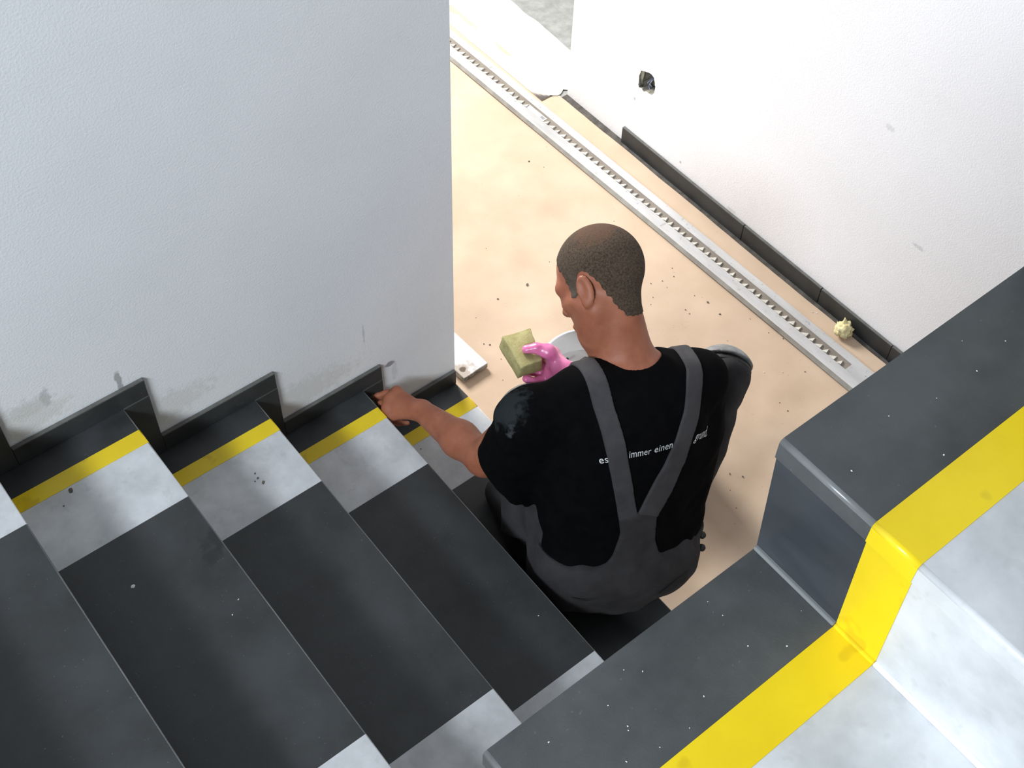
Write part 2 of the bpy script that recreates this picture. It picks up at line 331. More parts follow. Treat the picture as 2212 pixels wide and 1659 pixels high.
# ---------------------------------------------------------------- loose things on the floor
def wav(x, y, amp):
    w_ = min(1, max(.12, abs(x-1.029+.0175*(y+.6))/.14-.45)); w_ = w_*min(1, max(.2, math.hypot(x-.15, (y-.18)*.6)/.16-.3))*min(1, max(.2, math.hypot(x-.29, y+.215)/.2-.3)); amp = amp*w_
    p = Vector((x*2.2, y*2.6, 1.7)); q = Vector((x*5.5+3, y*4.2, 9.1))
    return max(0, amp*(.9*noise.noise(p)+.55*noise.noise(q)+.30*noise.noise(q*2.3)+.12*noise.noise(q*5.1)+.45))
def paper_sheet(name, xr, yr, z0, amp, step, edge, seed):
    bm = bmesh.new(); nx = int((xr[1]-xr[0])/step)+1; ny = int((yr[1]-yr[0])/step)+1; g = {}
    for i in range(nx):
        for j in range(ny):
            x = xr[0]+(xr[1]-xr[0])*i/(nx-1); y = yr[0]+(yr[1]-yr[0])*j/(ny-1)
            dx, dy, dz = edge(x, y, i == 0, i == nx-1, j == 0, j == ny-1)
            g[i, j] = bm.verts.new((x+dx, y+dy, z0+wav(x, y, amp)+dz))
    for i in range(nx-1):
        for j in range(ny-1): bm.faces.new((g[i, j], g[i+1, j], g[i+1, j+1], g[i, j+1]))
    return obj(name, bm, M['paper'], smooth=True, tri=True)
def floor_things():
    def eA(x, y, l, r, b, t): return (0, 0, 0)
    a = paper_sheet('floor_paper', (.004, 1.142), (-2.9, 3.3), .0016, .0140, .017, eA, 1)
    tag(a, 'brown builders paper covering the landing floor under the worker and the metal rail', 'floor covering')
    def eB(x, y, l, r, b, t):
        n = noise.noise(Vector((x*9, y*9, 4)))
        curl = max(0, (x-1.27)/.065)
        dz = (.012*max(0, noise.noise(Vector((x*3, y*6, 2)))+.25))*curl
        return ((.012*n if r else 0), (.105*max(0, 1-(x-1.072)/.062)**1.5+.012*max(0, (x-1.15)/.02)*(x < 1.18)+.004*noise.noise(Vector((x*40, 3.3, 1))) if b else 0), dz)
    b = paper_sheet('floor_paper', (1.072, 1.335), (.915, 3.3), .0042, .0060, .012, eB, 2); b.data.materials[0] = M['paper_pale_lit']
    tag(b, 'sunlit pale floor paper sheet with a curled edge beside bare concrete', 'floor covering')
    # aluminium threshold rail with toothed slot
    rail = empty('metal_rail', (1.029, -.60, .0)); ang = math.atan2(.0345, 1.97)
    rail.rotation_euler = (0, 0, ang)
    tag(rail, 'long aluminium floor rail with a toothed slot lying on brown paper', 'rail')
    L0, L1 = -.13, 2.6; z0 = .008
    bm = bmesh.new()
    for p in ([(-.052, .0), (-.0445, .012), (-.008, .012), (-.0065, .006), (-.0065, 0)],):
        f = bm.faces.new([bm.verts.new((x, L0, z+z0)) for x, z in p]); e = bmesh.ops.extrude_face_region(bm, geom=[f])
        for v in e['geom']:
            if isinstance(v, bmesh.types.BMVert): v.co.y = L1
    o = obj('wide_flange', bm, [M['alu'], M['alu_side']], rail)
    for p in o.data.polygons:
        if p.normal.x < -.5: p.material_index = 1
    boxobj('narrow_flange', (.024, L0, z0), (.052, L1, z0+.010), M['alu'], rail, .0012, 1)
    boxobj('slot_strip', (-.0065, .045, z0), (.024, L1, z0+.007), M['slot'], rail)
    boxobj('end_plate', (-.0065, L0, z0), (.024, .045, z0+.010), M['alu'], rail)
    bm = bmesh.new(); v = [bm.verts.new(p) for p in ((-.006, -.013, .0), (.0135, -.009, .0), (-.006, .012, .0), (-.006, -.013, .0052), (.011, -.008, .0040), (-.006, .011, .0014))]
    for f in ((0, 1, 4, 3), (1, 2, 5, 4), (2, 0, 3, 5), (3, 4, 5), (0, 2, 1)): bm.faces.new([v[i] for i in f])
    bmesh.ops.recalc_face_normals(bm, faces=bm.faces)
    me = bpy.data.meshes.new('tooth'); bm.to_mesh(me); bm.free(); me.materials.append(M['tooth'])
    y = .075; i = 0; rng = random.Random(2)
    while y < 2.45:
        if not 1.43 < y < 1.53:
            t = bpy.data.objects.new('tooth', me); COL.objects.link(t); t.parent = rail; t.location = (0, y, z0+.007)
            t.scale = (1, 1.0 if i % 2 else .7, 1+.3*rng.random()); t.rotation_euler = (0, 0, rng.uniform(-.15, .15))
        y += .028; i += 1
    st = boxobj('sticker', (-.004, 1.432, z0+.0072), (.014, 1.53, z0+.0082), M['label_white'], rail); st['label'] = 'small white sticker with a printed barcode patch'
    bm = bmesh.new()
    for k in range(7): add_box(bm, (-.001, 1.437+k*.0026, z0+.0083), (.011, 1.4384+k*.0026, z0+.0085))
    obj('barcode', bm, M['ink'], st)
    # stone offcut
    s = empty('stone_offcut', (.1395, .22, .0075), (0, 0, R(3)))
    tag(s, 'chipped whitish stone slab offcut lying on paper at the left wall end', 'stone slab')
    bm = bmesh.new(); add_box(bm, (-.045, -.125, 0), (.045, .20, .020), .0015, 1)
    bmesh.ops.subdivide_edges(bm, edges=[e for e in bm.edges if e.calc_length() > .03], cuts=5, use_grid_fill=True)
    for v in bm.verts:
        n = noise.noise(v.co*70+Vector((3, 1, 2)))
        if abs(v.co.z-.010) > .006 and v.co.y < -.11: v.co.y += .003*n
        v.co.x += .0015*n if abs(v.co.x) > .04 else 0
    o = obj('slab', bm, [M['slab'], M['slab_edge']], s)
    for p in o.data.polygons:
        if abs(p.normal.z) < .5: p.material_index = 1
    # bucket
    bk = empty('bucket', (.292, -.215, .009))
    tag(bk, 'white plastic bucket of milky grout water standing in front of the kneeling worker', 'bucket')
    bm = bmesh.new(); lathe(bm, [(.0, .0), (.100, .0), (.104, .004), (.124, .215), (.128, .216), (.129, .228), (.134, .230), (.135, .238), (.131, .242), (.126, .240), (.122, .228), (.102, .012), (0, .010)], 56)
    bmesh.ops.remove_doubles(bm, verts=bm.verts, dist=1e-5); obj('bucket_body', bm, M['bucket'], bk, smooth=True)
    bm = bmesh.new(); r = lathe(bm, [(0, .165), (.04, .166), (.08, .167), (.1165, .168)], 40)
    for ring in r:
        for v in ring: v.co.z += .006*noise.noise(v.co*22)
    bmesh.ops.remove_doubles(bm, verts=bm.verts, dist=1e-5); w = obj('grout_water', bm, M['sludge'], bk, smooth=True)
    bm = bmesh.new(); tube(bm, [(.137*math.cos(t), .137*math.sin(t)*.35-.11*abs(math.sin(t))*.0-.0, .215-.10*math.sin(t)) if False else (.138*math.cos(t), -.02-.12*math.sin(t), .205-.09*math.sin(t)) for t in [math.pi*i/20 for i in range(21)]], .0025, 8)
    obj('wire_handle', bm, M['steel'], bk, smooth=True)
    for sx in (-1, 1): boxobj('handle_lug', (sx*.130-.006, -.035, .190), (sx*.130+.006, -.005, .222), M['bucket'], bk, .003, 2)
    # stirring stick leaning on the rim
    bm = bmesh.new(); tube(bm, [(.200, -.205, .20), (.205, -.172, .262)], [.004, .0045], 8)
    # crumpled foam lump
    bm = bmesh.new(); bmesh.ops.create_icosphere(bm, subdivisions=4, radius=.025)
    for v in bm.verts:
        c = v.co.normalized(); n = noise.noise(c*2.2+Vector((5, 1, 0)))*.35+abs(noise.noise(c*5))*.35-.12+noise.noise(c*11)*.10
        v.co = c*.0235*(1+n); v.co.z = max(v.co.z, -.0195)
        d = (c-Vector((.25, .35, .90)).normalized()).length
        if d < .45: v.co += Vector((.2, .35, .9))*.020*(1-d/.45)**1.4
    fo = obj('foam_lump', bm, M['foam'], smooth=True); fo.location = (1.126, -.452, .0265); fo.scale = (1.15, 1.15, 1.05)
    tag(fo, 'crumpled cream-yellow foam lump on the paper against the dark skirting of the right wall', 'foam')
    # grit
    rng = random.Random(11); protos = []
    for k in range(4):
        bm = bmesh.new(); bmesh.ops.create_icosphere(bm, subdivisions=1, radius=1)
        for v in bm.verts: v.co *= rng.uniform(.6, 1.15); v.co.z *= .6
        me = bpy.data.meshes.new('grit_crumb'); bmesh.ops.recalc_face_normals(bm, faces=bm.faces); bm.to_mesh(me); bm.free(); me.materials.append(M['crumb_dark' if k < 3 else 'crumb_pale']); protos.append(me)
    def crumb(name, me, x, y, z, r, label, group, flat=1.0):
        o = bpy.data.objects.new(name, me); COL.objects.link(o); o.scale = (r*rng.uniform(.8, 1.4), r*rng.uniform(.7, 1.1), r*flat); o.rotation_euler = (0, 0, rng.uniform(0, 6.28))
        o.location = (x, y, z+r*flat*.45); tag(o, label, 'grit', group)
    FL = [(0.843, 0.713, 4), (0.866, 0.662, 2), (0.481, 0.273, 6), (0.376, 0.286, 4), (0.888, -0.109, 6), (0.795, 0.05, 3), (0.896, 0.06, 3), (0.876, 0.031, 3), (0.831, 0.036, 3), (0.811, -0.091, 3), (0.811, -0.109, 3), (0.885, -0.167, 4), (0.478, 0.477, 2), (0.6, 0.31, 2), (0.281, 0.272, 2), (0.97, -0.354, 3), (0.929, -0.483, 3), (0.781, -0.554, 3), (0.784, -0.519, 2), (0.493, -0.609, 3), (0.516, -0.637, 3), (0.458, -0.647, 2), (0.434, -0.696, 2), (0.238, 0.177, 3), (0.25, 0.163, 4), (0.243, 0.1, 2), (0.199, 0.035, 2), (0.825, 0.008, 2), (0.765, 0.006, 2), (0.74, -0.011, 2), (0.707, 0.599, 1.5), (0.742, 0.357, 2), (0.886, 0.327, 2), (0.875, -0.065, 2), (0.946, -0.237, 2), (0.83, -0.257, 2), (0.952, -0.31, 2)]
    FLP = [(0.831, -0.41, 2.5), (0.873, -0.445, 2.5), (1.118, -.335, 2.2), (1.126, -.345, 2.2)]
    def pz(x, y): return .0016+wav(x, y, .0140)
    def where(x, y, r):
        if (x, y) == (.481, .273): return 'largest dark grit crumb on the paper left of the worker head', None
        if (x, y) == (.376, .286): return 'brownish grit crumb on the paper above the sponge', None
        if (x, y) == (.888, -.109): return 'largest dark grit crumb between the worker shoulder and the metal rail', None
        if (x, y) == (.843, .713): return 'dark grit crumb on the sunlit paper beside the sticker of the rail', None
        if (x, y) == (.866, .662): return 'small grit crumb just below the one beside the rail sticker', None
        if (x, y) == (.885, -.167): return 'flat grit crumb right of the worker shoulder', None
        if x < .3 and y > .03: return 'dark grit crumb between the stone offcut and the sponge', 'grit between offcut and sponge'
        if y < -.6: return 'dark grit crumb on shaded paper beside the foot of the upper stairs', 'grit by the upper stairs'
        if y < -.2: return 'dark grit crumb right of the grey knee pad beside the rail', 'grit right of the knee pad'
        if x > .7 and y < .1: return 'tiny dark grit crumb right of the worker head', 'grit right of the head'
        return 'tiny dark grit crumb on open paper above the worker head', 'grit above the head'
    for i, (x, y, r) in enumerate(FL): crumb('grit_crumb', protos[i % 3], x, y, pz(x, y), r*.00085, *where(x, y, r))
    for x, y, r in FLP: crumb('grit_crumb', protos[3], x, y, pz(x, y), r*.0009, 'pale fleck on paper right of the knee pad' if x < 1 else 'pale fleck on the dark skirting foot above the foam lump', 'pale flecks by the knee pad' if x < 1 else 'pale flecks by the skirting')
    LF = [(-1.0461, -0.129, 0.7895, 6), (-1.0731, -0.1533, 0.7895, 2), (-0.6847, -0.1843, 0.5855, 2.5), (-0.6862, -0.1985, 0.5855, 3.5), (-0.6823, -0.2153, 0.5855, 5), (-0.6955, -0.2021, 0.5855, 2), (-0.207, -0.1284, 0.1952, 2.5)]
    for i, (x, y, z, r) in enumerate(LF): crumb('grit_crumb', protos[i % 3], x, y, z, r*.001, *{0: ('largest dark chip on the leftmost full white tile', None), 1: ('tiny dark chip below the large one on the leftmost white tile', None), 6: ('dark chip on the white tile under the bare forearm', None), 4: ('largest of four dark chips on the second white tile', None)}.get(i, ('small dark chip on the second white stair tile', 'small chips on the second white tile')), .5)
    LP = [(-1.0514, -0.3958, 0.7895, 4.5), (-0.9081, -0.5411, 0.7895, 1.8), (-0.9334, -0.5618, 0.7895, 1.8), (-0.3384, -0.7654, 0.3941, 1.5)]
    for i, (x, y, z, r) in enumerate(LP): crumb('plaster_fleck', protos[3], x, y, z, r*.001, *{0: ('bright white plaster chip on the dark left tread', None), 3: ('white speck on the dark tread behind the worker', None)}.get(i, ('tiny white fleck near the front edge of the left tread', 'white flecks on the left tread')), .4)
    U = [(-0.777, -1.443, 1.974), (-0.88, -1.446, 1.974), (-0.868, -1.457, 1.974), (-0.912, -1.462, 1.974), (-0.911, -1.486, 1.974), (-0.913, -1.489, 1.974), (-0.842, -1.506, 1.974), (-0.902, -1.516, 1.974), (-0.932, -1.508, 1.974), (-0.972, -1.456, 1.974), (-0.779, -1.496, 1.974), (-0.871, -1.519, 1.974), (-0.776, -1.461, 1.974), (-0.717, -1.501, 1.974), (-0.752, -1.517, 1.974), (-0.489, -1.475, 2.1605), (-0.519, -1.452, 2.1605), (-0.585, -1.479, 2.1605), (-0.696, -1.485, 2.1605), (-0.625, -1.52, 2.1605), (-0.631, -1.467, 2.1605), (-0.535, -1.481, 2.1605)]
    for x, y, z in U: crumb('plaster_fleck', protos[3], x, y, z, rng.uniform(.0005, .0010), 'tiny white fleck on the nearer dark border tile of upper stairs' if z < 2.1 else 'tiny white fleck on the higher dark border tile of upper stairs', 'flecks on the nearer border tile' if z < 2.1 else 'flecks on the higher border tile', .5)
# ---------------------------------------------------------------- figure: signed distance fields (pure numpy)
def _n(v):
    v = np.array(v, float); return v/np.linalg.norm(v)
V = lambda *a: np.array(a, float)
def d_cone(P, a, b, ra, rb):
    ba = b-a; L2 = ba@ba
    t = np.clip(((P-a)@ba)/max(L2, 1e-12), 0, 1)
    q = P-a-t[:, None]*ba
    return np.sqrt((q*q).sum(1))-(ra+(rb-ra)*t)
def d_ell(P, c, M, r):
    q = (P-c)@M.T                      # rows of M: local axes
    k0 = np.sqrt(((q/r)**2).sum(1)); k1 = np.sqrt(((q/(r*r))**2).sum(1))
    return k0*(k0-1.0)/np.maximum(k1, 1e-9)
def smin(a, b, k):
    if k <= 0: return np.minimum(a, b)
    h = np.maximum(k-np.abs(a-b), 0)/k
    return np.minimum(a, b)-h*h*k*0.25
def smax(a, b, k): return -smin(-a, -b, k)
class Field:
    def __init__(s): s.adds = []; s.subs = []
    def cone(s, a, b, ra, rb, k=.02): s.adds.append(('c', np.array(a, float), np.array(b, float), ra, rb, k)); return s
    def ell(s, c, M, r, k=.02): s.adds.append(('e', np.array(c, float), M, np.array(r, float), 0, k)); return s
    def cut_cone(s, a, b, ra, rb, k=.004): s.subs.append(('c', np.array(a, float), np.array(b, float), ra, rb, k)); return s
    def cut_ell(s, c, M, r, k=.004): s.subs.append(('e', np.array(c, float), M, np.array(r, float), 0, k)); return s
    @staticmethod
    def one(p, P): return d_cone(P, p[1], p[2], p[3], p[4]) if p[0] == 'c' else d_ell(P, p[1], p[2], p[3])
    def __call__(s, P, infl=0.0):
        c = P.mean(0); rb = np.sqrt(((P-c)**2).sum(1).max())
        adds, subs = s.adds, s.subs
        if rb < .12:
            dc = [float(s.one(p, c[None])[0]) for p in adds]; m = min(dc)
            adds = [p for p, d in zip(adds, dc) if d < m+2.6*rb+.06]
            subs = [p for p in subs if float(s.one(p, c[None])[0]) < 2.6*rb+.02]
        out = None
        for p in adds:
            d = s.one(p, P)-infl
            out = d if out is None else smin(out, d, p[5])
        for p in subs: out = smax(out, -(s.one(p, P)), p[5])
        return out
def surface_nets(fn, lo, hi, h):
    B = 8; lo = np.array(lo, float)
    nb = np.ceil((np.array(hi)-lo)/(h*B)).astype(int); n = nb*B
    f = np.ones(n, np.float32)
    gi = np.stack(np.meshgrid(*[np.arange(k) for k in nb], indexing='ij'), -1).reshape(-1, 3)
    cen = lo+(gi*B+(B-1)/2)*h
    dc = np.concatenate([fn(cen[i:i+1500]) for i in range(0, len(cen), 1500)])
    act = np.abs(dc) < B*h*1.0+.02
    off = np.stack(np.meshgrid(*[np.arange(B)]*3, indexing='ij'), -1).reshape(-1, 3)
    for g, d in zip(gi[~act], dc[~act]):
        if d < 0: f[g[0]*B:g[0]*B+B, g[1]*B:g[1]*B+B, g[2]*B:g[2]*B+B] = -1
    for g in gi[act]:
        P = lo+(g*B+off)*h
        f[g[0]*B:g[0]*B+B, g[1]*B:g[1]*B+B, g[2]*B:g[2]*B+B] = fn(P).reshape(B, B, B)
    s = f < 0
    cs = np.zeros(n-1, np.int8)
    for i in (0, 1):
        for j in (0, 1):
            for k in (0, 1): cs += s[i:n[0]-1+i, j:n[1]-1+j, k:n[2]-1+k]
    cells = np.argwhere((cs > 0) & (cs < 8))
    vid = -np.ones(n-1, np.int64); vid[tuple(cells.T)] = np.arange(len(cells))
    acc = np.zeros((len(cells), 3)); cnt = np.zeros(len(cells))
    corners = [(i, j, k) for i in (0, 1) for j in (0, 1) for k in (0, 1)]
    cv = {c: f[cells[:, 0]+c[0], cells[:, 1]+c[1], cells[:, 2]+c[2]] for c in corners}
    for a in corners:
        for ax in range(3):
            if a[ax] == 0:
                b = list(a); b[ax] = 1; b = tuple(b)
                fa, fb = cv[a], cv[b]; m = (fa < 0) != (fb < 0)
                t = np.where(m, fa/np.where(m, fa-fb, 1), 0)
                p = np.tile(np.array(a, float), (len(cells), 1)); p[:, ax] += t
                acc[m] += p[m]; cnt[m] += 1
    v = lo+(cells+acc/cnt[:, None])*h
    quads = []
    for ax in range(3):
        u, w = (ax+1) % 3, (ax+2) % 3
        sl0 = [slice(None)]*3; sl1 = [slice(None)]*3
        sl0[ax] = slice(0, -1); sl1[ax] = slice(1, None)
        e = s[tuple(sl0)] != s[tuple(sl1)]
        idx = np.argwhere(e)
        idx = idx[(idx[:, u] > 0) & (idx[:, w] > 0) & (idx[:, u] < n[u]-1) & (idx[:, w] < n[w]-1)]
        def at(du, dw):
            q = idx.copy(); q[:, u] += du; q[:, w] += dw; return vid[tuple(q.T)]
        q = np.stack([at(-1, -1), at(0, -1), at(0, 0), at(-1, 0)], 1)
        neg = s[tuple(idx.T)]
        q[~neg] = q[~neg][:, ::-1]
        quads.append(q)
    q = np.concatenate(quads); q = q[(q >= 0).all(1)]
    return v, q
def poly_sdf(p, poly):
    # signed distance to polygon (negative inside), p (N,2)
    poly = np.array(poly, float); n = len(poly)
    d = ((p-poly[0])**2).sum(1); sgn = np.ones(len(p))
    for i in range(n):
        a = poly[i]; b = poly[i-1]; e = b-a; w = p-a
        t = np.clip((w@e)/(e@e), 0, 1); q = w-t[:, None]*e
        d = np.minimum(d, (q*q).sum(1))
        c1 = p[:, 1] >= a[1]; c2 = p[:, 1] < b[1]; c3 = e[0]*w[:, 1] > e[1]*w[:, 0]
        al = c1 & c2 & c3; no = (~c1) & (~c2) & (~c3)
        sgn[al | no] *= -1
    return sgn*np.sqrt(d)
def folds(P, seed, amp, scale):
    r = np.random.RandomState(seed); out = np.zeros(len(P))
    for i in range(5):
        k = r.normal(size=3); k = k/np.linalg.norm(k)*scale*(.6+.8*r.rand()); ph = r.rand()*6.28
        k2 = r.normal(size=3)*scale*.35
        out += np.sin(P@k+ph+1.2*np.sin(P@k2+ph*2))
    return out*amp/2.2
# ---------------------------------------------------------------- figure: joints and fields
PEL = V(-.072, -.720, .315); C7 = V(.070, -.560, .795)
HIPL = V(-.150, -.675, .315); HIPR = V(.020, -.745, .315)
SHL = V(-.175, -.505, .715); SHR = V(.205, -.640, .700)
ELL = V(-.228, -.425, .520); WRL = V(-.226, -.170, .425)
KNL = V(-.061, -.386, .500); KNR = V(0.356, -0.603, 0.550)
ANL = V(-.175, -.530, .275); ANR = V(.395, -.480, .095)
ELR = V(0.271, -0.622, 0.500); WRR = V(.0671, -.3684, .5400)
TT = _n(C7-PEL); SS = SHR-SHL; SS = _n(SS-TT*(SS@TT)); FF = np.cross(TT, SS)   # up, right, forward of the trunk
MT = np.array([SS, FF, TT])
def tw(s, f, t): return PEL+SS*s+FF*f+TT*t
def to_st(P): q = P-PEL; return np.stack([q@SS, q@TT], 1)
# head frame
CAMR = np.array([[.78104, .47123, -.40969], [-.62372, .62020, -.47565], [.03100, .62720, .77823]])
HC = V(.0875, -.4275, .908)
HF = _n(CAMR@V(-.71, -.24, -.66)); HU = CAMR@V(-.16, .95, .10); HU = _n(HU-HF*(HU@HF)); HL = np.cross(HU, HF)
MH = np.array([HF, HL, HU])
def hw(f, l, u): return HC+HF*f+HL*l+HU*u
body = Field()
# trunk
body.ell(tw(0, 0, .02), MT, (.165, .12, .13))
body.ell(tw(0, .01, .16), MT, (.145, .105, .14), .05)
body.ell(tw(0, -.005, .33), MT, (.165, .115, .18), .06)
body.ell(tw(0, -.01, .43), MT, (.155, .095, .10), .06)
body.cone(tw(-.05, .0, .46), SHL, .046, .048, .05)
body.cone(tw(.05, .0, .46), SHR, .046, .048, .05)
# legs
for a, b, c in ((HIPL, KNL, ANL), (HIPR, KNR, ANR)):
    body.cone(a, b, .085, .056, .05); body.cone(b, b*.6+c*.4+V(0, -.01, 0), .052, .054, .03); body.cone(b*.6+c*.4+V(0, -.01, 0), c, .054, .036, .03)
FTL = _n(V(.25, .95, 0)); FTR = _n(V(.75, .65, 0))
for c, d in ((ANL, FTL), (ANR, FTR)):
    body.cone(c-d*.03-V(0, 0, .035), c+d*.14-V(0, 0, .05), .034, .026, .03)
# left arm (bare) and hand
FAM = ELL*.62+WRL*.38
body.cone(SHL, ELL, .048, .043, .03); body.cone(ELL, FAM, .040, .043, .02); body.cone(FAM, WRL, .043, .027, .02)
# right arm
body.cone(SHR, ELR, .047, .042, .03); body.cone(ELR, WRR, .042, .028, .02)
# neck and head
body.cone(C7+TT*-.03+FF*.06, hw(.01, 0, -.085), .050, .045, .04)
headF = Field()
headF.cone(C7+TT*-.02+FF*.02, hw(-.022, 0, -.055), .062, .050, .03)
headF.ell(hw(-.008, 0, .036), MH, (.106, .0755, .094), .03)
headF.ell(hw(.030, 0, -.035), MH, (.062, .064, .085), .03)
for s in (1, -1):
    headF.cone(hw(-.005, s*.056, -.045), hw(.055, s*.030, -.098), .022, .018, .035)
    headF.cone(hw(.084, s*.014, .022), hw(.072, s*.048, .018), .016, .014, .02)      # brow
    headF.cone(hw(.066, s*.045, -.02), hw(.03, s*.062, -.02), .016, .014, .02)       # cheekbone
headF.cone(hw(.070, 0, -.112), hw(.078, 0, -.106), .020, .018, .03)                  # chin
headF.cone(hw(.090, 0, .008), hw(.113, 0, -.030), .010, .013, .012)                  # nose
headF.cone(hw(.098, .012, -.036), hw(.098, -.012, -.036), .010, .010, .008)
headF.cone(hw(.090, .018, -.068), hw(.090, -.018, -.068), .0075, .0075, .008)        # lips
headF.cone(hw(.088, .015, -.079), hw(.088, -.015, -.079), .0075, .0075, .006)
for s in (1, -1):
    headF.cut_ell(hw(.092, s*.032, -.002), MH, (.016, .015, .010), .01)
    headF.ell(hw(.070, s*.032, -.002), MH, (.0125, .0125, .0125), .002)
body.adds += headF.adds; body.subs += headF.subs
# ears
for s in (1, -1):
    EM = np.array([_n(HF*.96+HL*s*.28), _n(HL*s*.96-HF*.28), HU]); EM[2] = _n(HU-HF*.18); EM[2] -= EM[0]*(EM[2]@EM[0]); EM[2] = _n(EM[2])
    c = hw(-.016, s*.083, -.004)
    body.ell(c, EM, (.019, .0075, .034), .006)
    body.ell(c-EM[2]*.026+EM[0]*.007, EM, (.010, .006, .012), .006)
    body.cut_ell(c+EM[1]*.007+EM[0]*.004+EM[2]*.004, EM, (.0105, .006, .022), .003)
# ---- hands: joints as chains, radii
def hand(F, wrist, knuckles, chains, thumb, rp=.0125):
    for kn in knuckles: F.cone(wrist, kn, rp+.005, rp, .016)
    for i in range(3): F.cone(knuckles[i], knuckles[i+1], rp-.001, rp-.001, .014)
    for ch in chains:
        for i in range(len(ch)-1): F.cone(ch[i], ch[i+1], .0092-.0009*i, .0092-.0009*(i+1), .004)
    for i in range(len(thumb)-1): F.cone(thumb[i], thumb[i+1], .0125-.0012*i, .0125-.0012*(i+1), .008)
LKN = [V(-0.2274, -0.0633, 0.3920), V(-0.2562, -0.0743, 0.3960), V(-0.2732, -0.0902, 0.3920), V(-0.2760, -0.1094, 0.3820)]
LTH = [V(-0.2234, -0.1140, 0.4000), V(-0.2292, -0.0658, 0.3650), V(-0.2439, -0.0452, 0.3550), V(-0.2648, -0.0339, 0.3520)]
RKN = [V(0.0794, -0.2908, 0.5320), V(0.0719, -0.3060, 0.5220), V(0.0591, -0.3202, 0.5170), V(0.0410, -0.3333, 0.5170)]
RTH = [V(0.0627, -0.3412, 0.5520), V(0.0536, -0.3075, 0.5860), V(0.0345, -0.2884, 0.5920), V(0.0130, -0.2744, 0.5890)]
LCH = [[V(-0.2274, -0.0633, 0.3920), V(-0.2466, -0.0409, 0.3780), V(-0.2618, -0.0291, 0.3680), V(-0.2714, -0.0216, 0.3600)],
       [V(-0.2562, -0.0743, 0.3960), V(-0.2736, -0.0568, 0.3720), V(-0.2719, -0.0687, 0.3520), V(-0.2596, -0.0871, 0.3460)],
       [V(-0.2732, -0.0902, 0.3920), V(-0.2843, -0.0776, 0.3660), V(-0.2724, -0.0937, 0.3500), V(-0.2570, -0.1118, 0.3470)],
       [V(-0.2760, -0.1094, 0.3820), V(-0.2813, -0.1032, 0.3600), V(-0.2645, -0.1186, 0.3490), V(-0.2453, -0.1315, 0.3470)]]
RCH = [[V(0.0794, -0.2908, 0.5320), V(0.0625, -0.2548, 0.5200), V(0.0331, -0.2402, 0.5240), V(0.0090, -0.2373, 0.5320)],
       [V(0.0719, -0.3060, 0.5220), V(0.0467, -0.2694, 0.5100), V(0.0145, -0.2565, 0.5180), V(-0.0069, -0.2539, 0.5280)],
       [V(0.0591, -0.3202, 0.5170), V(0.0313, -0.2975, 0.5100), V(0.0053, -0.2859, 0.5220), V(-0.0134, -0.2835, 0.5340)],
       [V(0.0410, -0.3333, 0.5170), V(0.0162, -0.3262, 0.5200), V(-0.0068, -0.3237, 0.5300), V(-0.0173, -0.3148, 0.5400)]]
WRR = V(0.0671, -0.3684, 0.5400)
hand(body, WRL, LKN, LCH, LTH); hand(body, WRR, RKN, RCH, RTH)
# ---- clothing fields
torso = Field()
torso.ell(tw(0, 0, .01), MT, (.196, .130, .13))
torso.ell(tw(0, .0, .16), MT, (.196, .122, .15), .05)
torso.ell(tw(0, -.008, .33), MT, (.203, .130, .18), .06)
torso.ell(tw(0, -.012, .43), MT, (.180, .108, .10), .06)
torso.cone(tw(-.06, .0, .470), SHL, .058, .060, .05)
torso.cone(tw(.06, .0, .470), SHR, .058, .060, .05)
HML = V(-.214, -.478, .530); NHL = _n(V(-.782, .308, -.546)); slL = Field().cone(SHL, HML+_n(HML-SHL)*.09, .060, .090, .03); torso.cone(tw(.172, .0, .09), tw(.182, -.015, .33), .050, .052, .05); slR = Field().cone(SHR, ELR, .059, .062, .03)
AXL = _n(ELL-SHL); AXR = _n(ELR-SHR)
def sleeve(P, F, a, b, ax, frac, rin):
    d = F(P); d = smax(d, (P-(a+(b-a)*frac))@ax, .006)
    inner = d_cone(P, a+(b-a)*(frac-.28), a+(b-a)*1.4, rin*.9, rin)
    return smax(d, -inner, .004)
def shirt(P):
    d = smin(torso(P), smin(sleeve(P, slL, SHL, HML, NHL, 1.14, .072), sleeve(P, slR, SHR, ELR, AXR, .85, .052), .01), .045)
    d = d+folds(P, 3, .0030, 38)+folds(P, 8, .0014, 90)
    neck = d_cone(P, C7+TT*.006+FF*.02, C7+TT*.25+FF*.02, .073, .082)
    d = smax(d, -neck, .006)
    return smax(d, -((P-PEL)@TT)-.03, .004)
seat = Field().ell(tw(0.005, -.005, .0), MT, (.198, .140, .120))
legs = Field()
legs.cone(HIPL, KNL, .104, .064, .06); legs.cone(HIPR, KNR, .104, .064, .06)
legs.cone(KNL, KNL*.55+ANL*.45, .063, .066, .03); legs.cone(KNL*.55+ANL*.45, ANL, .068, .058, .03)
legs.cone(KNR, KNR*.55+ANR*.45, .060, .066, .03); legs.cone(KNR*.55+ANR*.45, ANR, .066, .062, .03)
def trousers(P):
    d = smin(legs(P), smax(seat(P), ((P-PEL)@TT)-.055, .01), .05)+folds(P, 21, .0055, 30)+folds(P, 22, .0026, 80)
    d = smax(d, np.where(P[:, 0] < .004, .1965-P[:, 2], -1.0), .002)
    for c, k in ((ANL, KNL), (ANR, KNR)):
        d = smax(d, np.minimum((P-c)@_n(c-k)-.0, .09-np.sqrt(((P-c)**2).sum(1))+.0), .004)
    return d
KD = {}
for nm, h_, k_, a_ in (('L', HIPL, KNL, ANL), ('R', HIPR, KNR, ANR)): KD[nm] = (k_, _n(_n(k_-h_)-_n(a_-k_)), _n(a_-h_))
